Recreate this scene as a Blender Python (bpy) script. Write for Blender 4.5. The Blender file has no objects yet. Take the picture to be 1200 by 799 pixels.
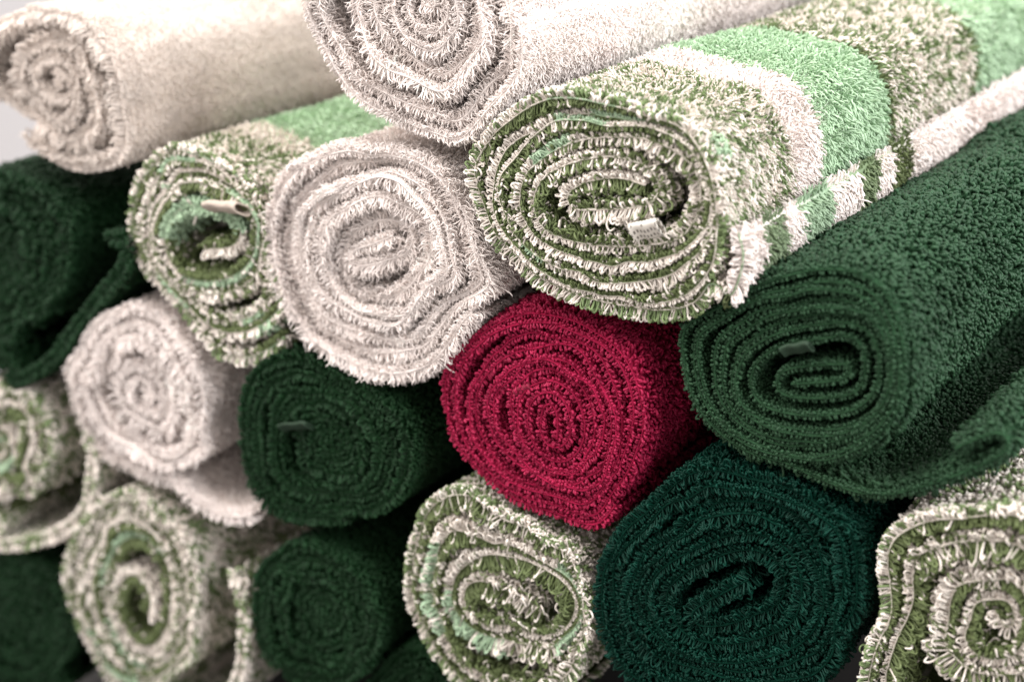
# A stack of rolled terry towels seen end-on from close by.
import bpy, math
import numpy as np

# ------------------------------------------------------------------ camera
IMG_W, IMG_H = 1200.0, 799.0
FPX = 1667.0                                  # focal length in photo pixels (50 mm on 36 mm)
PITCH, YAW = math.radians(23.3), math.radians(35.6)
R_ = np.array([math.cos(YAW), math.sin(YAW), 0.0])
F_ = np.array([-math.sin(YAW) * math.cos(PITCH), math.cos(YAW) * math.cos(PITCH), -math.sin(PITCH)])
U_ = np.cross(R_, F_)
ROLL = math.radians(18.0)                     # the camera is tipped: the rows of rolls lie level
_c, _s = math.cos(ROLL), math.sin(ROLL)
_M = np.array([[_c, 0, _s], [0, 1, 0], [-_s, 0, _c]])
R_, F_, U_ = _M @ R_, _M @ F_, _M @ U_
CAM = -0.43 * F_ + np.array([0, 0, 0.25])      # towel ends stand in the plane y = 0, table at z = 0

scene = bpy.context.scene
cam_data = bpy.data.cameras.new("camera")
cam_data.sensor_width = 36.0
cam_data.lens = 36.0 * FPX / IMG_W
cam_data.clip_start = 0.01
cam_data.clip_end = 50
cam_data.dof.use_dof = True
cam_data.dof.focus_distance = 0.414
cam_data.dof.aperture_fstop = 8.0
cam = bpy.data.objects.new("camera", cam_data)
scene.collection.objects.link(cam)
import mathutils
cam.matrix_world = mathutils.Matrix((
    (R_[0], U_[0], -F_[0], CAM[0]), (R_[1], U_[1], -F_[1], CAM[1]),
    (R_[2], U_[2], -F_[2], CAM[2]), (0, 0, 0, 1)))
scene.camera = cam

# ------------------------------------------------------------------ light
world = bpy.data.worlds.new("World")
scene.world = world
world.use_nodes = True
bg = world.node_tree.nodes["Background"]
bg.inputs[0].default_value = (1.0, 0.935, 0.905, 1)
bg.inputs[1].default_value = 0.92


def area_light(name, loc, target, size, power, colour):
    ld = bpy.data.lights.new(name, 'AREA')
    ld.shape = 'RECTANGLE'
    ld.size, ld.size_y = size
    ld.energy = power
    ld.color = colour
    lo = bpy.data.objects.new(name, ld)
    lo.location = loc
    d = mathutils.Vector(target) - mathutils.Vector(loc)
    lo.rotation_euler = d.to_track_quat('-Z', 'Y').to_euler()
    scene.collection.objects.link(lo)
    return lo


area_light("window_light", (1.5, -0.1, 0.68), (0.05, 0.05, 0.25), (0.8, 0.8), 37, (0.98, 0.985, 1.0))

area_light("ceiling_softbox", (-0.15, -0.38, 1.55), (0.0, 0.05, 0.22), (1.1, 1.1), 35, (1.0, 0.95, 0.92))

scene.view_settings.view_transform = 'Standard'
scene.view_settings.look = 'None'
scene.view_settings.exposure = 0.03
scene.view_settings.gamma = 1.0
scene.render.engine = 'CYCLES'
scene.cycles.use_denoising = True
scene.cycles.max_bounces = 6
scene.cycles.diffuse_bounces = 4
scene.cycles.glossy_bounces = 2
scene.cycles_curves.shape = 'THICK'
scene.cycles_curves.subdivisions = 2

# ------------------------------------------------------------------ helpers
C = scene.collection
rng = np.random.default_rng(7)


def _hash(ix, iy, seed):
    h = (ix.astype(np.int64) * 374761393 + iy.astype(np.int64) * 668265263 + seed * 1274126177) & 0xFFFFFFFF
    h = ((h ^ (h >> 13)) * 1274126177) & 0xFFFFFFFF
    h = h ^ (h >> 16)
    return (h & 0xFFFFFF) / float(0xFFFFFF)


def noise2(x, y, seed=0):
    """smooth value noise in -1..1"""
    x = np.asarray(x, float); y = np.asarray(y, float) + 0 * x
    x0 = np.floor(x); y0 = np.floor(y)
    fx = x - x0; fy = y - y0
    fx = fx * fx * (3 - 2 * fx); fy = fy * fy * (3 - 2 * fy)
    a = _hash(x0, y0, seed); b = _hash(x0 + 1, y0, seed)
    c = _hash(x0, y0 + 1, seed); d = _hash(x0 + 1, y0 + 1, seed)
    return 2 * ((a * (1 - fx) + b * fx) * (1 - fy) + (c * (1 - fx) + d * fx) * fy) - 1


def noise1(x, seed=0):
    return noise2(x, np.zeros_like(np.asarray(x, float)) + 0.37, seed)


def unproject(pts, y):
    """photo pixels -> (x, z) on the vertical plane at depth y where that towel ends"""
    p = np.asarray(pts, float)
    d = (p[:, :1] - IMG_W / 2) / FPX * R_ + (IMG_H / 2 - p[:, 1:2]) / FPX * U_ + F_
    t = (y - CAM[1]) / d[:, 1]
    q = CAM + d * t[:, None]
    return q[:, [0, 2]]


def catmull(p, n=12, closed=False):
    p = np.asarray(p, float)
    if closed:
        q = np.vstack([p[-1], p, p[0], p[1]])
    else:
        q = np.vstack([2 * p[0] - p[1], p, 2 * p[-1] - p[-2]])
    out = []
    t = np.linspace(0, 1, n, endpoint=False)[:, None]
    for i in range(1, len(q) - 2):
        a, b, c, d = q[i - 1], q[i], q[i + 1], q[i + 2]
        out.append(0.5 * (2 * b + (c - a) * t + (2 * a - 5 * b + 4 * c - d) * t ** 2 + (3 * b - a - 3 * c + d) * t ** 3))
    out = np.vstack(out)
    return out if closed else np.vstack([out, p[-1:]])


def resample(p, step):
    d = np.r_[0, np.cumsum(np.hypot(*np.diff(p, axis=0).T))]
    n = max(8, int(d[-1] / step))
    s = np.linspace(0, d[-1], n)
    return np.c_[np.interp(s, d, p[:, 0]), np.interp(s, d, p[:, 1])], s


def gsmooth(p, k):
    if k < 1:
        return p
    w = np.exp(-0.5 * (np.arange(-3 * k, 3 * k + 1) / k) ** 2); w /= w.sum()
    m = 3 * k
    q = np.vstack([2 * p[0] - p[1:m + 1][::-1], p, 2 * p[-1] - p[-m - 1:-1][::-1]])
    return np.c_[np.convolve(q[:, 0], w, 'valid'), np.convolve(q[:, 1], w, 'valid')]


def srgb(r, g, b):
    v = np.array([r, g, b]) / 255.0
    return np.where(v <= 0.04045, v / 12.92, ((v + 0.055) / 1.055) ** 2.4)


# ------------------------------------------------------------------ materials
def terry_material(name, rough, spec, sheen, bump):
    m = bpy.data.materials.new(name)
    m.use_nodes = True
    nt = m.node_tree
    b = nt.nodes["Principled BSDF"]
    at = nt.nodes.new("ShaderNodeAttribute"); at.attribute_name = "fibre_colour"
    nt.links.new(at.outputs["Color"], b.inputs["Base Color"])
    b.inputs["Roughness"].default_value = rough
    b.inputs["Specular IOR Level"].default_value = spec
    b.inputs["Sheen Weight"].default_value = sheen
    b.inputs["Sheen Roughness"].default_value = 0.4
    if not bump:                                    # yarn tone varies a little along each strand
        tc = nt.nodes.new("ShaderNodeTexCoord")
        no = nt.nodes.new("ShaderNodeTexNoise"); no.inputs["Scale"].default_value = 1300
        mr = nt.nodes.new("ShaderNodeMapRange")
        mr.inputs["From Min"].default_value = 0.3; mr.inputs["From Max"].default_value = 0.7
        mr.inputs["To Min"].default_value = 0.78; mr.inputs["To Max"].default_value = 1.12
        mu = nt.nodes.new("ShaderNodeVectorMath"); mu.operation = 'SCALE'
        nt.links.new(tc.outputs["Object"], no.inputs["Vector"])
        nt.links.new(no.outputs["Fac"], mr.inputs["Value"])
        nt.links.new(at.outputs["Color"], mu.inputs[0])
        nt.links.new(mr.outputs["Result"], mu.inputs["Scale"])
        nt.links.new(mu.outputs["Vector"], b.inputs["Base Color"])
        tint = nt.nodes.new("ShaderNodeGamma"); tint.inputs[1].default_value = 0.28      # highlights keep the dye's hue
        nt.links.new(mu.outputs["Vector"], tint.inputs[0])
        nt.links.new(tint.outputs[0], b.inputs["Specular Tint"])
    if bump:
        tc = nt.nodes.new("ShaderNodeTexCoord")
        no = nt.nodes.new("ShaderNodeTexNoise"); no.inputs["Scale"].default_value = 900
        bp = nt.nodes.new("ShaderNodeBump"); bp.inputs["Strength"].default_value = 0.7
        bp.inputs["Distance"].default_value = 0.001
        nt.links.new(tc.outputs["Object"], no.inputs["Vector"])
        nt.links.new(no.outputs["Fac"], bp.inputs["Height"])
        nt.links.new(bp.outputs["Normal"], b.inputs["Normal"])
    return m


MAT_PILE = terry_material("cotton_loops", 0.42, 0.5, 0.0, False)
MAT_BASE = terry_material("woven_cotton", 0.9, 0.06, 0.0, True)


def plain_material(name, col, rough=0.8, scale=60, amp=0.06, weave=False):
    m = bpy.data.materials.new(name)
    m.use_nodes = True
    nt = m.node_tree
    b = nt.nodes["Principled BSDF"]
    tc = nt.nodes.new("ShaderNodeTexCoord")
    no = nt.nodes.new("ShaderNodeTexNoise"); no.inputs["Scale"].default_value = scale
    ra = nt.nodes.new("ShaderNodeValToRGB")
    ra.color_ramp.elements[0].position = 0.3; ra.color_ramp.elements[1].position = 0.7
    ra.color_ramp.elements[0].color = (*[c * (1 - amp) for c in col], 1)
    ra.color_ramp.elements[1].color = (*[min(1, c * (1 + amp)) for c in col], 1)
    nt.links.new(tc.outputs["Object"], no.inputs["Vector"])
    nt.links.new(no.outputs["Fac"], ra.inputs["Fac"])
    nt.links.new(ra.outputs["Color"], b.inputs["Base Color"])
    b.inputs["Roughness"].default_value = rough
    if weave:
        ch = nt.nodes.new("ShaderNodeTexNoise"); ch.inputs["Scale"].default_value = 1800
        bp = nt.nodes.new("ShaderNodeBump"); bp.inputs["Strength"].default_value = 0.6; bp.inputs["Distance"].default_value = 0.0004
        nt.links.new(tc.outputs["Object"], ch.inputs["Vector"])
        nt.links.new(ch.outputs["Fac"], bp.inputs["Height"])
        nt.links.new(bp.outputs["Normal"], b.inputs["Normal"])
    return m


# ------------------------------------------------------------------ setting
def quad_structure(name, verts, mat):
    me = bpy.data.meshes.new(name)
    me.from_pydata(verts, [], [(0, 1, 2, 3)])
    me.materials.append(mat)
    o = bpy.data.objects.new(name, me)
    o["kind"] = "structure"
    C.objects.link(o)
    return o


TABLE_Z = 0.055  # unseen table added to block light from below; near-black paints the gaps' shade
quad_structure("table_top", [(-1.2, -0.25, TABLE_Z), (1.2, -0.25, TABLE_Z), (1.2, 0.85, TABLE_Z), (-1.2, 0.85, TABLE_Z)],
               plain_material("gap_shade_board", (0.016, 0.014, 0.013), 0.75, 12))
quad_structure("wall", [(-2.5, 0.85, -0.8), (2.5, 0.85, -0.8), (2.5, 0.85, 2.2), (-2.5, 0.85, 2.2)],
               plain_material("pale_grey_paint", (0.62, 0.61, 0.62), 0.9, 3, 0.02))

# ------------------------------------------------------------------ colours
WHITE = np.array([0.84, 0.765, 0.725])
IVORY = np.array([0.70, 0.625, 0.565])
CREAM = np.array([0.78, 0.715, 0.645])
OLIVE = srgb(97, 109, 71)
MINT = srgb(174, 200, 168)
FLECK = srgb(112, 130, 88)
DARK = srgb(21, 46, 25)
DARKJ = srgb(39, 65, 44)
TEAL = srgb(6, 42, 32)
WINE = srgb(145, 27, 60)


def plain_colour(base, var=0.10):
    def f(u, v, side, outer, Ltot, r):
        k = 1 + var * r.standard_normal(len(u))
        big = 1 + 0.09 * noise2(u * 60, v * 60, 5) + 0.08 * noise2(u * 170, v * 170, 6)
        return np.clip(base[None] * (k * big)[:, None], 0.002, 0.95)
    return f


def pattern_colour(bands, seed, border=0.0, face_shift=0.0, mint_at=0.68, mint_runs=()):
    """jacquard towel: bands across the width, flecks of olive and cream, blocks along the hem"""
    def f(u, v, side, outer, Ltot, r):
        n = len(u)
        col = np.zeros((n, 3))
        # face of the roll: runs of cream, olive and mint that change along the edge, reversed on the back
        seg = side * (0.26 + 0.62 * noise1(u / 0.034 + face_shift, seed) + 0.25 * noise1(u / 0.008, seed + 3))
        p_green = np.clip(0.47 - 1.15 * seg, 0.05, 0.93)
        mintseg = noise1(u / 0.03 + 11.3, seed + 9) + 0.25 * side
        # outer surface: flecks
        fl = 0.45 + 0.50 * noise2(u / 0.0011, v / 0.0017, seed + 4) + 0.12 * noise2(u / 0.012, v / 0.01, seed + 6)
        pg = np.where(outer, np.clip((fl - 0.40) * 2.2 + 0.24, 0.04, 0.93), p_green)
        green = r.random(n) < pg
        col[:] = CREAM
        col[green] = OLIVE
        col[green & outer] = FLECK
        m = (~outer) & (mintseg > mint_at) & (r.random(n) < 0.85)
        col[m] = MINT * 0.9
        for (a, b, sgn) in mint_runs:                # stretches of the edge woven in mint
            k = (u > a) & (u < b) & (side * sgn >= 0) & (v < 0.03) & (r.random(n) < 0.93)
            col[k] = MINT * 0.85
        vv = v + 0.0012 * noise1(u / 0.002, seed + 8) + 0.0005 * r.standard_normal(n)
        for (a, b, c) in bands:
            k = outer & (vv >= a) & (vv < b)
            if c is not None:
                col[k] = c
        if border > 0:
            k = outer & (u > Ltot - border)
            brk = np.array([0.011, 0.023, 0.034, 0.052, 0.073, 0.088, 0.100, 0.114])
            blk = np.searchsorted(brk, v + 0.0028 * noise2(u / 0.003, v / 0.004, seed + 12))
            bc = np.array([WHITE, OLIVE * 0.6 + MINT * 0.3, WHITE, MINT * 0.75, WHITE, OLIVE * 0.8 + MINT * 0.2, WHITE, OLIVE, WHITE])[blk]
            edge = u > Ltot - border * 0.92
            col[k & edge] = bc[k & edge]
            col[k & ~edge] = OLIVE * 0.7
        kk = 1 + 0.09 * r.standard_normal(n)
        return np.clip(col * kk[:, None], 0.003, 0.95)
    return f


# ------------------------------------------------------------------ towel builder
VIS = -F_[[0, 2]] / np.hypot(F_[0], F_[2])


def default_core(rimR, rho, dirn, th0):
    """a doubled-over end, then rather more than a turn winding outwards"""
    t = np.linspace(0, 1, 60)
    th = th0 + dirn * t * 2 * math.pi * 1.45
    r = rho * (0.30 + 0.70 * t)
    pts = np.c_[r * rimR(th) * np.cos(th), r * rimR(th) * np.sin(th)]
    first = pts[0]
    inner = np.array([first * -0.9, first * -0.1, first * 0.6 + 0.1 * (pts[6] - first)])
    return np.vstack([inner, pts[3:]])


def make_mesh(name, verts, faces, cols, mat, parent, smooth=True):
    me = bpy.data.meshes.new(name)
    nv, nf = len(verts), len(faces)
    me.vertices.add(nv)
    me.vertices.foreach_set("co", np.ascontiguousarray(verts, np.float32).ravel())
    me.loops.add(nf * 4)
    me.loops.foreach_set("vertex_index", np.ascontiguousarray(faces, np.int32).ravel())
    me.polygons.add(nf)
    me.polygons.foreach_set("loop_start", np.arange(0, nf * 4, 4, dtype=np.int32))
    me.polygons.foreach_set("loop_total", np.full(nf, 4, np.int32))
    me.polygons.foreach_set("use_smooth", np.full(nf, smooth))
    me.update(calc_edges=True)
    if cols is not None:
        a = me.attributes.new("fibre_colour", 'FLOAT_COLOR', 'POINT')
        a.data.foreach_set("color", np.c_[cols, np.ones(nv)].astype(np.float32).ravel())
    me.materials.append(mat)
    o = bpy.data.objects.new(name, me)
    C.objects.link(o)
    o.parent = parent
    return o


def grid_faces(n, m, close_m=False):
    """quads over an n x m vertex grid (row-major)"""
    mm = m if close_m else m - 1
    i, j = np.meshgrid(np.arange(n - 1), np.arange(mm), indexing='ij')
    i = i.ravel(); j = j.ravel(); j2 = (j + 1) % m
    return np.c_[i * m + j, (i + 1) * m + j, (i + 1) * m + j2, i * m + j2]


STATS = {"curves": 0, "tris": 0}


def towel(name, label, category, rim, centre, turns, colour, dirn=1, y=0.0, core=None, rho=0.24,
          end_angle=-40.0, tail=None, length=0.34, pile=None, radius=0.00030, step_u=0.00072, step_v=0.0008,
          rows=7, body_step=0.0010, thick=0.0008, max_pile=0.0060, overlap=1.02, pilef=1.25, lip_len=0.8, front=0.62, seed=1, fluffy=False, telescope=0.0, ragged=0.0008, tilt=(0, 0),
          gapiness=0.5, unruly=0.55, selv=0.42, body_fat=1.0, body_point=False, wild=1.0, body_pile=None, group="rolled towels in the stack", labels=()):
    r = np.random.default_rng(seed)
    c2 = unproject([centre], y)[0]
    rim_p = catmull(unproject(rim, y), 10, closed=True) - c2
    ang = np.arctan2(rim_p[:, 1], rim_p[:, 0]); rad = np.hypot(*rim_p.T)
    o = np.argsort(ang); ang, rad = ang[o], rad[o]
    rimR0 = lambda th: np.interp((np.asarray(th) + math.pi) % (2 * math.pi) - math.pi, ang, rad, period=2 * math.pi)
    # --- core polyline relative to the centre
    if core is not None:
        cp = catmull(unproject(core, y), 10) - c2
    else:
        cp = default_core(rimR0, rho, dirn, math.radians(end_angle) + 2.0 * seed)
    ca = np.unwrap(np.arctan2(cp[:, 1], cp[:, 0])); cr = np.hypot(*cp.T)
    phi = ca[-1]
    back = dirn * (phi - ca)
    i0 = len(ca) - 1
    while i0 > 0 and back[i0] <= 2 * math.pi:      # walk back one full turn from the end of the core
        i0 -= 1
    la, lr = ca[i0:], cr[i0:]
    if dirn < 0:
        la = -la
    oo = np.argsort(la); la, lr = la[oo], lr[oo]
    Rcore = lambda d: np.interp(dirn * phi - 2 * math.pi + d, la, lr)      # d in 0..2pi
    p0 = cr[-1] - Rcore(0.0)
    te = math.radians(end_angle)
    k = round(turns - (dirn * (te - phi) / (2 * math.pi)))
    total = dirn * (te - phi) + 2 * math.pi * k
    N = total / (2 * math.pi)
    d = np.linspace(0, total, int(N * 220))
    th = phi + dirn * d
    fr = (d % (2 * math.pi))
    Rb = Rcore(fr) + p0 * (1 - fr / (2 * math.pi))
    pitch = float(np.mean(rimR0(th) - Rb)) / (N + 0.45)
    Ro = rimR0(th) - 0.45 * pitch
    s = d / total
    s = s + gapiness / N * (noise1(th * 0.45 + 7.7, seed) * 0.6 + noise1(th * 1.1, seed + 50) * 0.4) * np.minimum(1, 6 * s * (1 - s) + 0.02)
    s = s + 0.22 * gapiness / 0.5 / N * np.sin(d * 0.5 + seed) * np.minimum(1, 6 * s * (1 - s))
    R = Rb * (1 - s) + Ro * s
    turn = d / (2 * math.pi)
    sway = noise2(np.cos(th) * 1.6 + 9.1, np.sin(th) * 1.6 + turn * 0.55, seed + 90) + 0.5 * noise2(np.cos(th) * 3.6, np.sin(th) * 3.6 + turn * 0.8, seed + 91)
    R = R + unruly * pitch * sway * np.minimum(1, 5 * s * (1 - s))
    spiral = np.c_[R * np.cos(th), R * np.sin(th)]
    path = np.vstack([cp[:-1], spiral])
    i_core = len(cp) - 1
    i_outer = i_core + int(np.searchsorted(d, total - 2 * math.pi))
    i_tail = len(path) - 1
    if tail is not None:
        tp = unproject(tail, y) - c2
        tp = catmull(np.vstack([spiral[-30], spiral[-1], tp]), 12)[12:]
        path = np.vstack([path[:-1], tp])
    cum = np.r_[0, np.cumsum(np.hypot(*np.diff(path, axis=0).T))]
    f_core, f_outer, f_tail = cum[[i_core, i_outer, i_tail]] / cum[-1]
    path, _ = resample(path, 0.0003)
    path = gsmooth(path, 3)
    path, us = resample(path, 0.0008)
    L = us[-1]
    u_core, u_outer, u_tail = f_core * L, f_outer * L, f_tail * L
    tan = np.gradient(path, axis=0); tan /= np.maximum(1e-9, np.hypot(*tan.T))[:, None]
    nor = dirn * np.c_[tan[:, 1], -tan[:, 0]]
    # free room beside the sheet on either side, so that the pile fills it
    gaps = {}
    sub = slice(None, None, 2)
    ps = path[sub]; uss = us[sub]
    for sg in (1.0, -1.0):
        g = np.full(len(uss), 1.0)
        for i0 in range(0, len(uss), 400):
            i1 = min(len(uss), i0 + 400)
            dv = ps[None] - ps[i0:i1, None]
            dist = np.hypot(dv[..., 0], dv[..., 1])
            al = (dv * (nor[sub][i0:i1] * sg)[:, None]).sum(-1)
            ok = (np.abs(uss[None] - uss[i0:i1, None]) > 0.005) & (al > 0.75 * dist)
            g[i0:i1] = np.where(ok, dist, 1.0).min(1)
        gaps[sg] = np.convolve(np.r_[g[:2], g, g[-2:]], np.ones(5) / 5, 'valid')
    root_loc = np.array([c2[0], y, c2[1]])

    # y position of the front edge: layers slide a little against each other
    def edge_y(u):
        rr = np.clip(u / L, 0, 1)
        return (telescope * (rr - 0.5) + ragged * noise1(u / 0.03, seed + 21) + 0.5 * ragged * noise1(u / 0.009, seed + 22)
                + 1.2 * ragged * noise1(u / 0.11, seed + 23))

    def surf(u, v, off):
        px = np.interp(u, us, path[:, 0]); pz = np.interp(u, us, path[:, 1])
        nx = np.interp(u, us, nor[:, 0]); nz = np.interp(u, us, nor[:, 1])
        wob = 0.0011 * noise2(u / 0.03, v / 0.045, seed + 31) * np.clip((v - 0.004) / 0.03, 0, 1)
        yy = v + edge_y(u) * np.exp(-v / 0.03)
        k = off + wob
        return np.c_[px + nx * k + tilt[0] * v, yy, pz + nz * k + tilt[1] * v], nx, nz

    root = bpy.data.objects.new(name, None)
    root.location = root_loc
    root.empty_display_size = 0.02
    root["label"] = label
    root["category"] = category
    root["group"] = group
    C.objects.link(root)

    def is_outer(u, side):
        return (u > u_outer) & (side > 0) | (u > u_tail + 0.002)

    # --- woven sheet
    um, _ = us[::2], 0
    if um[-1] != us[-1]:
        um = np.r_[um, us[-1]]
    vs = np.array([0.0004, 0.003, 0.010, 0.025, 0.05, 0.085, 0.13, 0.19, 0.26, length])
    vs = vs[vs <= length]
    nu, nv = len(um), len(vs)
    ring_v = np.r_[vs, vs[::-1]]
    ring_off = np.r_[np.full(nv, thick / 2), np.full(nv, -thick / 2)]
    UU = np.repeat(um, 2 * nv); VV = np.tile(ring_v, nu); OO = np.tile(ring_off, nu)
    V3, _, _ = surf(UU, VV, OO)
    sd = np.sign(OO)
    cols = colour(UU, VV, sd, is_outer(UU, sd), L, r) * 0.9
    F = grid_faces(nu, 2 * nv, close_m=True)
    make_mesh("woven_sheet", V3, F, cols, MAT_BASE, root)
    STATS["tris"] += 2 * len(F)

    # --- selvedge: the bound edge that shows as a thin line
    ns = 6
    a = np.linspace(0, 2 * math.pi, ns, endpoint=False)
    ue, _ = us, 0
    P, nx, nz = surf(ue, np.full(len(ue), 0.0003), np.zeros(len(ue)))
    rr = thick * selv * (1 + 0.18 * noise1(ue / 0.0012, seed + 41))
    V3 = (P[:, None, :] + (rr[:, None] * np.cos(a)[None])[:, :, None] * np.c_[nx, 0 * nx, nz][:, None, :]
          + (rr[:, None] * 0.9 * np.sin(a)[None])[:, :, None] * np.array([0, 1.0, 0])[None, None, :])
    cols = colour(np.repeat(ue, ns), np.zeros(len(ue) * ns), np.tile(np.sign(np.cos(a) + .01), len(ue)), np.zeros(len(ue) * ns, bool), L, r)
    F = grid_faces(len(ue), ns, close_m=True)
    make_mesh("selvedge", V3.reshape(-1, 3), F, cols, MAT_BASE, root)
    STATS["tris"] += 2 * len(F)

    # --- pile: every loop a curve
    pl = pile if pile else (pitch - thick) * 0.55
    bits = []
    nuu = int(L / step_u)
    for side in (1.0, -1.0):
        for row in range(rows):
            u = (np.arange(nuu) + r.random(nuu) * 0.8 + (row % 2) * 0.5) * step_u
            v = 0.0003 + row * step_v * (1 + 0.06 * row) + step_v * 0.6 * r.random(nuu)
            bits.append(np.c_[u, v, np.full(nuu, side), np.ones(nuu)])
    # the hollow core lets one look further in
    nc = int(u_core * 1.25 / step_u / 1.3)
    for side in (1.0, -1.0):
        v = rows * step_v * 1.2
        while v < 0.030:
            st = step_v * (1.25 + v / 0.012)
            u = r.random(nc) * u_core * 1.25
            k = r.random(nc) < step_v * 1.5 / st
            bits.append(np.c_[u, v + st * (r.random(nc) - .5), np.full(nc, side), np.full(nc, 1.25)][k])
            v += st
    # outer surface of the roll
    u0 = u_outer
    v = rows * step_v
    while v < length:
        st = body_step * (1 + v / 0.22)
        n = max(4, int((L - u0) / st))
        u = u0 + (np.arange(n) + r.random(n)) * st
        bits.append(np.c_[u, v + st * (r.random(n) - 0.5), np.ones(n), np.full(n, body_fat * (1 + 0.8 * v / 0.22))])
        if tail is not None:
            n = max(4, int((L - u_tail) / st))
            u = u_tail + (np.arange(n) + r.random(n)) * st
            bits.append(np.c_[u, v + st * (r.random(n) - 0.5), -np.ones(n), np.full(n, body_fat * (1 + 0.8 * v / 0.22))])
        v += st
    B = np.vstack(bits)
    B = B[(B[:, 0] < L) & (B[:, 1] > 0)]
    base, nx, nz = surf(B[:, 0], B[:, 1], B[:, 2] * thick * 0.4)
    body = B[:, 1] > rows * step_v
    vis = (nx * VIS[0] + nz * VIS[1]) * B[:, 2] > -0.3
    vis |= B[:, 0] < u_core * 1.25
    keep = ~body | vis | (r.random(len(B)) < 0.15)
    B, base, nx, nz, body = B[keep], base[keep], nx[keep], nz[keep], body[keep]
    n = len(B)
    u, v, side, fat = B.T
    Nn = np.c_[nx * side, np.zeros(n), nz * side]
    Tt = np.c_[nz, np.zeros(n), -nx]
    A = np.array([0, 1.0, 0])
    out = is_outer(u, side)
    lam = 0.0035
    lean_a = (-front * np.exp(-v / lam) * (1 + 0.5 * noise1(u / 0.007, seed + 66)) + 0.45 * wild * noise2(u / 0.006, v / 0.006, seed + 61)
              + 0.33 * wild * r.standard_normal(n))
    lean_t = (0.60 * wild * noise2(u / 0.005, v / 0.005 + side * 9, seed + 62) + 0.4 * wild * noise1(u / 0.0016 + side * 5, seed + 65)
              + 0.30 * wild * r.standard_normal(n))
    lean_a += 0.55 * noise2(u / 0.022, v / 0.025, seed + 71) * (v > 0.003)
    lean_t += 0.50 * noise2(u / 0.026, v / 0.022, seed + 72) * (v > 0.003)
    lean_a = np.where(out & (v > 0.004), lean_a - 0.55, lean_a)
    lean_t = np.where(out & (v > 0.004), lean_t + 0.35 * dirn, lean_t)
    lean_t = np.where(u > L - 0.0018, -1.5 * dirn + 0.4 * r.standard_normal(n), lean_t)      # fuzz over the loose end
    D = Nn + A * lean_a[:, None] + Tt * lean_t[:, None]
    D /= np.linalg.norm(D, axis=1)[:, None]
    room = np.where(side > 0, np.interp(u, uss, gaps[1.0]), np.interp(u, uss, gaps[-1.0]))
    lp = np.clip((room * 0.5 - thick * 0.5) * overlap, 0.0008, min(max_pile, pilef * (pitch - thick) * 0.5))
    lip = np.clip(v / 0.0028, 0, 1)
    lp = lp * (lip_len + (1 - lip_len) * lip)
    ln = lp * (0.68 + 0.55 * r.random(n)) * (1 + 0.12 * noise1(u / 0.012, seed + 63))
    bl = body_pile if body_pile else 0.0024
    ln = np.where(out, np.minimum(ln, bl * 1.25), ln)
    ln = np.where(out & (v > 0.003), bl * (0.75 + 0.5 * r.random(n)) * (1 + 0.22 * noise2(u / 0.02, v / 0.02, seed + 73)), ln)
    ln = np.where(r.random(n) < 0.004, ln * 1.7, ln)          # pulled loops
    Q = r.standard_normal((n, 3)); Q -= D * np.sum(Q * D, axis=1)[:, None]
    Q /= np.linalg.norm(Q, axis=1)[:, None]
    Q = Q * 0.8 + np.array([0, 0, -0.35])
    ln = ln[:, None]
    if fluffy:
        prof = [(-0.1, 0.0), (0.35, 0.0), (0.7, 0.08), (0.92, 0.26), (1.0, 0.48)]
        rprof = np.array([0.9, 1.0, 1.0, 0.8, 0.35])
    else:
        prof = [(-0.1, 0.0), (0.45, 0.02), (0.88, 0.12), (1.0, 0.38), (0.72, 0.55)]
        rprof = np.array([0.85, 0.95, 1.05, 1.0, 0.8])
    pts = np.stack([base + D * ln * a_ + Q * ln * b_ for a_, b_ in prof], axis=1)
    if body_point:                                   # cut pile outside: straighter, pointed strands
        kb = out & (v > 0.002)
        prof = [(-0.1, 0.0), (0.3, 0.0), (0.6, 0.05), (0.85, 0.16), (1.05, 0.34)]
        pb = np.stack([base[kb] + D[kb] * ln[kb] * a_ + Q[kb] * ln[kb] * b_ for a_, b_ in prof], axis=1)
        pts[kb] = pb
    rad_ = (radius * (0.8 + 0.4 * r.random(n)) * fat)[:, None] * rprof[None]
    if body_point:
        rad_[kb] *= (np.array([0.9, 1.0, 1.0, 0.75, 0.35]) / rprof)[None]
    col = colour(u, v, side, out, L, r)
    cu = bpy.data.hair_curves.new("pile")
    cu.add_curves([5] * n)
    cu.attributes["position"].data.foreach_set("vector", pts.astype(np.float32).ravel())
    ra = cu.attributes.get("radius") or cu.attributes.new("radius", 'FLOAT', 'POINT')
    ra.data.foreach_set("value", rad_.astype(np.float32).ravel())
    ca_ = cu.attributes.new("fibre_colour", 'FLOAT_COLOR', 'CURVE')
    ca_.data.foreach_set("color", np.c_[col, np.ones(n)].astype(np.float32).ravel())
    cu.materials.append(MAT_PILE)
    po = bpy.data.objects.new("pile", cu)
    po["kind"] = "stuff"
    C.objects.link(po)
    po.parent = root
    STATS["curves"] += n
    print(f"TOWEL {name:24s} N={N:.2f} pitch={pitch*1000:.1f}mm pile={pl*1000:.1f} size={np.ptp(rim_p[:,0])*1000:.0f}x{np.ptp(rim_p[:,1])*1000:.0f}mm "
          f"zmin={rim_p[:,1].min()+c2[1]:.3f} L={L*1000:.0f} u_outer={u_outer*1000:.0f} curves={n}")
    return root


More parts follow.
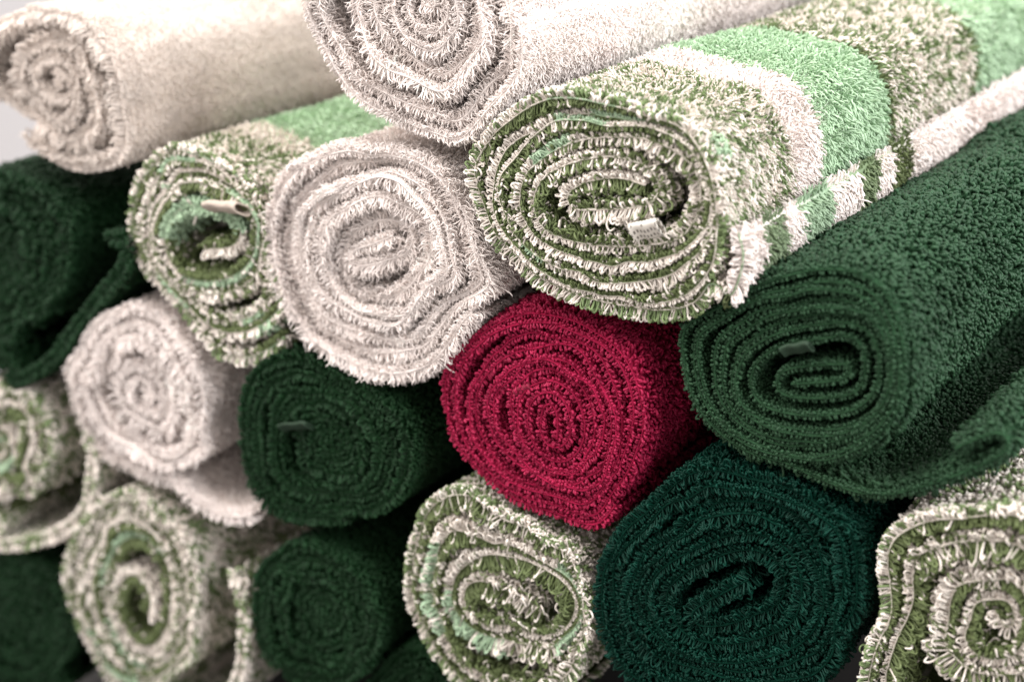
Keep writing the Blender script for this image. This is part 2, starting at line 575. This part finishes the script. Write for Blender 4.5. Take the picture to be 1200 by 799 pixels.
def folded_tab(root, p0, p1, y, y_towel, width, mat, rise=0.35, depth=0.0012):
    """a woven ribbon folded double: a flattened open tube running from p0 to p1 (photo pixels on the plane y)"""
    q = unproject([p0, p1], y)
    a = np.array([q[0][0], y, q[0][1]]); b = np.array([q[1][0], y, q[1][1]])
    loc = np.array(root.location)
    ax = (b - a) / np.linalg.norm(b - a)
    wd = np.array([0, math.cos(rise), -math.sin(rise)]); wd -= ax * (wd @ ax); wd /= np.linalg.norm(wd)
    td = np.cross(ax, wd)
    ns, m = 12, 20
    t = np.linspace(0, 2 * math.pi, m, endpoint=False)
    ct, st = np.cos(t), np.sin(t)
    shape = np.c_[np.sign(ct) * np.abs(ct) ** 0.55 * width / 2, np.sign(st) * np.abs(st) ** 0.8 * depth]
    rows_ = []
    for k, inset in [(i / (ns - 1), 0.0) for i in range(ns)] + [(i / (ns - 1), 0.00045) for i in range(ns)][::-1]:
        c = a + (b - a) * k + td * (0.0010 * math.sin(2.6 * k) + 0.0003 * math.sin(9 * k))
        sh = shape.copy()
        sh[:, 0] *= (width / 2 - inset) / (width / 2)
        sh[:, 1] *= (depth - inset) / depth * (1 + 0.5 * k)
        rows_.append(c + sh[:, :1] * wd + sh[:, 1:] * td)
    V = np.vstack(rows_) - loc
    F = grid_faces(2 * ns, m, close_m=True)
    return make_mesh("care_tab", V, F, None, mat, root)


def zc(pts, off, k):
    """coordinates read off an enlarged crop -> photo pixels"""
    return [(off[0] + x / k, off[1] + y / k) for x, y in pts]


# ------------------------------------------------------------------ the towels
# wine red towel in the middle
wine = towel("rolled_towel", "wine red terry towel roll, the only red one in the stack", "towel",
      [(511, 456), (520, 420), (544, 392), (580, 366), (612, 356), (648, 358), (690, 373), (728, 400), (755, 440), (766, 488), (760, 528),
       (744, 568), (722, 598), (696, 622), (652, 610), (600, 592), (556, 556), (524, 516)],
      (648, 494), 8.3, plain_colour(WINE, 0.12), y=0.0,
      core=[(652, 514), (654, 492), (648, 474), (638, 476), (634, 490), (634, 508), (642, 522), (656, 524), (667, 512), (669, 492), (662, 470),
            (648, 460), (632, 462), (621, 476), (618, 496), (622, 516)],
      end_angle=-62, seed=11, unruly=0.8, radius=0.00036, step_u=0.0011, step_v=0.0011, pilef=1.35, body_step=0.0011, gapiness=0.6, wild=1.15)

# big patterned towel
BANDS_D = [(0.0435, 0.062, WHITE), (0.062, 0.110, MINT), (0.110, 0.1125, OLIVE), (0.192, 0.194, OLIVE), (0.194, 0.262, MINT), (0.262, 0.29, WHITE)]
big = towel("rolled_towel", "large patterned towel roll with mint and cream bands and a block edged hem", "towel",
      [(542, 192), (548, 230), (566, 273), (591, 303), (629, 337), (689, 360), (760, 372), (815, 362), (843, 320), (850, 280), (848, 240), (838, 190), (812, 145),
       (753, 118), (680, 101), (625, 107), (583, 130), (557, 160)],
      (700, 238), 4.0, pattern_colour(BANDS_D, 5, border=0.0205), y=-0.004,
      core=zc([(505, 372), (430, 352), (345, 362), (295, 398), (318, 434), (400, 434), (480, 430), (530, 410), (540, 360), (490, 310), (400, 290), (300, 310), (230, 350), (205, 420), (240, 490),
               (330, 525), (460, 540), (590, 520), (650, 450), (655, 360), (610, 290), (500, 240), (360, 240)], (540, 60), 2.35),
      end_angle=-42, tail=[(853, 348), (866, 325), (871, 298), (865, 272)], seed=5, radius=0.00025, pilef=2.4, step_u=0.00064, step_v=0.0008, body_pile=0.0025,
      body_step=0.00072, body_fat=0.92, body_point=True, ragged=0.0012, gapiness=0.4)

# large dark green towel with flap
flapped = towel("rolled_towel", "large dark green towel roll with a loose flap, its long side showing", "towel",
      [(796, 389), (814, 370), (839, 357), (884, 330), (929, 314), (974, 308), (1023, 321), (1050, 357), (1064, 411), (1064, 456), (1050, 497), (1014, 532),
       (969, 548), (915, 545), (861, 525), (820, 487), (800, 438)],
      (945, 432), 6.0, plain_colour(DARKJ, 0.14), y=0.0,
      core=zc([(530, 552), (690, 546), (820, 530), (878, 488), (845, 442), (650, 450), (480, 480), (440, 560), (480, 620), (620, 640), (800, 630), (920, 590), (960, 480), (950, 340), (860, 270),
               (700, 290), (480, 330), (340, 420), (290, 540), (340, 660), (480, 720), (700, 735), (900, 700), (1020, 590), (1050, 440), (1010, 280),
               (880, 195), (700, 205), (460, 255), (280, 360), (205, 520)], (820, 340), 4.99),
      end_angle=-115, tail=[(969, 566), (1032, 580), (1095, 566), (1150, 545), (1178, 528), (1180, 512), (1162, 508), (1120, 525)],
      seed=8, radius=0.00035, step_u=0.0011, step_v=0.0011, pilef=1.6, body_step=0.0011, gapiness=0.6)

# top white towel
towel("rolled_towel", "fluffy white towel roll lying on top of the big patterned one", "towel",
      [(337, 0), (346, 28), (363, 60), (385, 100), (419, 135), (458, 158), (510, 174), (545, 176), (585, 135), (616, 90), (618, 40), (609, -5), (592, -60),
       (555, -100), (500, -125), (440, -122), (380, -95), (348, -50)],
      (500, 8), 4.6, plain_colour(WHITE, 0.05), y=0.0, end_angle=-20, seed=3, unruly=0.35, radius=0.000165, overlap=1.14, pilef=1.4, step_v=0.00065, rows=9, front=0.5, fluffy=True, rho=0.26, body_pile=0.0016, selv=0.3, gapiness=0.5, ragged=0.0018, step_u=0.00045, wild=1.7, body_fat=0.9, body_step=0.0008)

# middle white towel
towel("rolled_towel", "fluffy white towel roll beside the big patterned one, above the red roll", "towel",
      [(308, 275), (311, 242), (325, 200), (354, 173), (403, 155), (457, 159), (498, 175), (531, 204), (550, 235), (568, 275), (590, 312), (604, 338), (596, 352), (556, 374),
       (532, 410), (507, 436), (474, 446), (436, 442), (395, 423), (358, 399), (333, 361), (314, 316)],
      (440, 292), 5.0, plain_colour(WHITE, 0.05), y=0.0,
      core=zc([(500, 330), (380, 380), (270, 420), (230, 480), (320, 510), (450, 480), (560, 440), (600, 350), (540, 270), (400, 250), (260, 320),
               (190, 420), (200, 560), (280, 680), (400, 700)], (360, 210), 4.99),
      end_angle=-35, seed=4, radius=0.000165, overlap=1.14, pilef=2.0, step_v=0.00065, rows=9, front=0.5, fluffy=True, body_pile=0.0032, selv=0.3, gapiness=0.5, ragged=0.0018, step_u=0.00045, wild=1.7, body_step=0.0009)

# left patterned towel
BANDS_E = [(0.026, 0.041, CREAM), (0.041, 0.09, MINT), (0.15, 0.22, MINT)]
tabbed = towel("rolled_towel", "patterned towel roll with a beige folded tab at its mint green core", "towel",
      [(145, 261), (152, 221), (169, 191), (196, 169), (231, 173), (266, 191), (296, 217), (312, 256), (325, 309), (342, 353), (347, 379), (323, 410), (288, 427),
       (253, 414), (218, 375), (190, 345), (165, 318), (148, 287)],
      (245, 280), 3.7, pattern_colour(BANDS_E, 15, mint_runs=((0.024, 0.075, 0),)), y=0.0,
      core=zc([(250, 460), (330, 450), (350, 400), (300, 355), (210, 345), (150, 395), (150, 480), (210, 540), (310, 540), (380, 480), (395, 390)], (130, 90), 2.283),
      end_angle=-60, seed=15, radius=0.00036, pilef=2.1, body_fat=0.85, body_point=True, step_u=0.0009, step_v=0.001, body_step=0.0013)

# upper left white towel
towel("rolled_towel", "smooth cream white towel roll resting over the dark green and patterned rolls", "towel",
      [(98, 0), (130, 30), (150, 72), (157, 111), (160, 152), (160, 190), (145, 209), (111, 215), (78, 209), (41, 189), (14, 168), (-16, 146), (-62, 108), (-66, 50),
       (-36, -2), (40, -20)],
      (66, 96), 2.6, plain_colour(IVORY, 0.05), dirn=-1, y=0.0, end_angle=-150, seed=21, radius=0.00022, unruly=0.3, fluffy=True, step_u=0.0006, step_v=0.0008, rows=9,
      body_step=0.0010, rho=0.3, body_pile=0.0014, selv=0.3, gapiness=0.55, ragged=0.0014, wild=1.3)

# white towel at left middle
towel("rolled_towel", "soft white towel roll with a short flap between green and patterned rolls", "towel",
      [(68, 436), (81, 408), (102, 366), (133, 338), (165, 331), (192, 345), (214, 373), (240, 405), (258, 440), (266, 490), (262, 540), (235, 572), (195, 571),
       (150, 556), (112, 534), (86, 495)],
      (166, 462), 3.6, plain_colour(WHITE, 0.05), y=0.0, end_angle=-85, tail=[(225, 582), (262, 602), (296, 604)], seed=22, radius=0.00024, unruly=0.4, rows=8, fluffy=True,
      step_u=0.0009, step_v=0.001, body_step=0.0012, rho=0.26, body_pile=0.0026, selv=0.3, gapiness=0.55, ragged=0.0014, wild=1.3)

# dark green at middle
green = towel("rolled_towel", "dark green towel roll with a small tab, between white and red rolls", "towel",
      [(276, 484), (279, 452), (292, 426), (322, 409), (357, 408), (406, 428), (445, 452), (478, 484), (497, 517), (497, 549), (484, 578), (458, 601), (426, 614),
       (380, 614), (331, 608), (299, 588), (283, 549)],
      (388, 520), 5.2, plain_colour(DARK, 0.14), y=0.0, end_angle=-100, seed=33, radius=0.00034, step_u=0.0008, rho=0.2)

# far left dark green with flap
towel("rolled_towel", "dark green towel roll with a loose flap, directly under the cream white roll", "towel",
      [(30, 184), (70, 208), (95, 250), (100, 305), (84, 358), (54, 408), (10, 434), (-40, 424), (-85, 365), (-98, 290), (-80, 225), (-40, 190)],
      (0, 300), 4.2, plain_colour(DARK, 0.14), y=0.0, end_angle=-110, tail=[(10, 448), (58, 424), (92, 378), (122, 342), (148, 310), (150, 284), (128, 276)],
      seed=34, radius=0.0004, step_u=0.001, step_v=0.0011, body_step=0.0014)

# far left patterned
towel("rolled_towel", "patterned towel roll with a mint edged outer layer beneath the flapped green roll", "towel",
      [(-5, 428), (40, 435), (68, 468), (82, 520), (76, 570), (45, 602), (0, 612), (-50, 600), (-85, 550), (-85, 490), (-50, 448)],
      (-5, 525), 2.6, pattern_colour([], 44), y=0.0, end_angle=-120, tail=[(-10, 636), (50, 632), (92, 605), (106, 565), (108, 530), (98, 508)],
      seed=44, radius=0.00045, step_u=0.0011, step_v=0.0012, body_step=0.0015)

# lower left patterned
towel("rolled_towel", "patterned towel roll with an upright loose outer layer beside a green roll", "towel",
      [(73, 665), (86, 612), (112, 582), (142, 565), (168, 571), (198, 594), (222, 627), (236, 665), (239, 710), (230, 756), (215, 788), (180, 815), (131, 800),
       (105, 758), (80, 710)],
      (165, 692), 3.6, pattern_colour([], 52), y=0.0,
      core=zc([(460, 590), (470, 540), (430, 470), (380, 480), (365, 560), (400, 650), (460, 690), (510, 640), (530, 540), (510, 420), (440, 350), (370, 370),
               (330, 460), (330, 560)], (0, 500), 2.672),
      end_angle=-105, tail=[(190, 835), (240, 832), (276, 800), (288, 750), (284, 700), (272, 672)], seed=52, pilef=1.8, gapiness=0.35, radius=0.00038, step_u=0.001, step_v=0.0011,
      body_step=0.0013)

# lower dark green
towel("rolled_towel", "small dark green towel roll beneath the green roll with the tab", "towel",
      [(291, 695), (293, 665), (305, 640), (332, 627), (360, 627), (393, 640), (425, 665), (447, 695), (458, 728), (453, 755), (436, 780), (409, 799), (373, 807),
       (332, 799), (305, 772), (294, 736)],
      (384, 718), 4.2, plain_colour(DARK, 0.14), y=0.0, end_angle=-60, seed=61, radius=0.00038, step_u=0.0009, rho=0.2)

# lower middle patterned
towel("rolled_towel", "patterned towel roll directly below the red roll, green and cream spiral", "towel",
      [(467, 674), (474, 635), (488, 590), (513, 562), (544, 551), (572, 568), (607, 592), (649, 617), (682, 636), (696, 667), (698, 716), (705, 765), (700, 806),
       (672, 835), (620, 848), (570, 830), (534, 800), (502, 767), (485, 737), (471, 709)],
      (592, 700), 2.6, pattern_colour([], 73, mint_at=0.45), y=0.0,
      core=zc([(500, 540), (400, 460), (280, 390), (180, 360), (110, 400), (120, 500), (220, 580), (360, 590), (500, 640), (630, 600), (680, 480), (620, 370),
               (500, 290), (360, 240), (200, 230), (70, 320), (40, 430)], (520, 600), 4.44),
      end_angle=-80, seed=73, radius=0.00026, pilef=1.5, step_u=0.00066)

# teal
towel("rolled_towel", "blue green towel roll with wide gaps, beneath the red and flapped green rolls", "towel",
      [(696, 684), (701, 653), (718, 614), (750, 583), (781, 553), (820, 538), (862, 541), (903, 556), (945, 572), (985, 600), (1006, 628), (1014, 670), (1014, 716),
       (1001, 761), (980, 792), (945, 812), (855, 826), (767, 812), (722, 785), (701, 740)],
      (864, 690), 3.8, plain_colour(TEAL, 0.14), y=0.0,
      core=zc([(450, 330), (330, 395), (215, 460), (165, 510), (210, 565), (330, 560), (450, 520), (570, 470), (620, 380), (590, 260), (480, 190), (330, 210),
               (150, 290), (40, 400), (65, 520), (150, 620), (310, 655), (480, 630), (640, 560), (710, 430), (690, 260), (560, 130), (380, 112),
               (180, 185), (10, 290), (-55, 400)], (770, 600), 4.2),
      end_angle=-70, seed=81, radius=0.00028, pilef=2.0, unruly=0.8, gapiness=0.5, step_u=0.00088)

# lower right patterned
towel("rolled_towel", "patterned towel roll under the big dark green roll's flap, beside the blue green one", "towel",
      [(1005, 640), (1018, 606), (1056, 584), (1110, 571), (1158, 556), (1200, 548), (1262, 575), (1300, 650), (1305, 760), (1280, 850), (1215, 910), (1120, 918),
       (1040, 885), (990, 830), (986, 793), (992, 754), (1001, 721), (1004, 676)],
      (1170, 730), 2.7, pattern_colour([], 91, mint_at=2.0, face_shift=3.3), y=0.0, end_angle=-60, seed=91, radius=0.00026, pilef=1.7, unruly=0.35, rho=0.3, step_u=0.00066)

# bottom left dark green
towel("rolled_towel", "dark green towel roll tucked below the mint edged patterned roll", "towel",
      [(0, 642), (55, 645), (92, 668), (108, 715), (104, 765), (78, 806), (20, 828), (-40, 802), (-62, 740), (-50, 680)],
      (28, 728), 4.2, plain_colour(DARK, 0.14), y=0.004, end_angle=-60, seed=95, radius=0.00042, step_u=0.0011, step_v=0.0012, body_step=0.0016)

# dark green below, only its top shows
towel("rolled_towel", "dark green towel roll mostly hidden under the small green and patterned rolls", "towel",
      [(405, 835), (430, 785), (470, 752), (512, 752), (550, 790), (575, 850), (555, 920), (500, 950), (435, 935), (400, 885)],
      (490, 850), 4.2, plain_colour(DARK, 0.14), y=0.006, end_angle=-60, seed=97, radius=0.0004, step_u=0.001, step_v=0.0011, body_step=0.0014)


# ------------------------------------------------------------------ woven tabs sewn into the edges
def dotted_ribbon():
    m = plain_material("dotted_ribbon", (0.74, 0.69, 0.62), 0.8, 400, 0.05)
    nt = m.node_tree
    b = nt.nodes["Principled BSDF"]
    tc = nt.nodes.new("ShaderNodeTexCoord")
    sep = nt.nodes.new("ShaderNodeSeparateXYZ")
    nt.links.new(tc.outputs["Object"], sep.inputs[0])
    prod = None
    for ax in ("X", "Y"):
        mu = nt.nodes.new("ShaderNodeMath"); mu.operation = 'MULTIPLY'; mu.inputs[1].default_value = 2 * math.pi / 0.0011
        si = nt.nodes.new("ShaderNodeMath"); si.operation = 'SINE'
        nt.links.new(sep.outputs[ax], mu.inputs[0]); nt.links.new(mu.outputs[0], si.inputs[0])
        if prod is None:
            prod = si
        else:
            mi = nt.nodes.new("ShaderNodeMath"); mi.operation = 'MINIMUM'
            nt.links.new(prod.outputs[0], mi.inputs[0]); nt.links.new(si.outputs[0], mi.inputs[1])
            gt = nt.nodes.new("ShaderNodeMath"); gt.operation = 'GREATER_THAN'; gt.inputs[1].default_value = 0.1
            nt.links.new(mi.outputs[0], gt.inputs[0])
            mx = nt.nodes.new("ShaderNodeMixRGB"); mx.inputs[2].default_value = (0.12, 0.11, 0.09, 1)
            nt.links.new(gt.outputs[0], mx.inputs[0])
            old = b.inputs["Base Color"].links[0].from_socket
            nt.links.new(old, mx.inputs[1]); nt.links.new(mx.outputs[0], b.inputs["Base Color"])
    return m


folded_tab(tabbed, (246, 243), (284, 248), -0.0045, 0.0, 0.0085, plain_material("beige_ribbon", (0.46, 0.39, 0.33), 0.8, 500, 0.1, True), rise=0.55, depth=0.0013)
folded_tab(big, (741, 274), (774, 269), -0.0075, -0.004, 0.0062, dotted_ribbon(), rise=1.0, depth=0.0009)
folded_tab(flapped, (917, 413), (950, 409), -0.002, 0.0, 0.0040, plain_material("green_ribbon", tuple(DARKJ * 0.7), 0.8, 500, 0.1, True), rise=0.9, depth=0.0006)
folded_tab(green, (330, 502), (362, 501), -0.0025, 0.0, 0.0050, bpy.data.materials["green_ribbon"], rise=0.8, depth=0.0006)
folded_tab(wine, (606, 461), (624, 456), 0.0010, 0.0, 0.0040, plain_material("red_ribbon", tuple(WINE * 0.8), 0.8, 500, 0.1, True), rise=0.8, depth=0.0008)
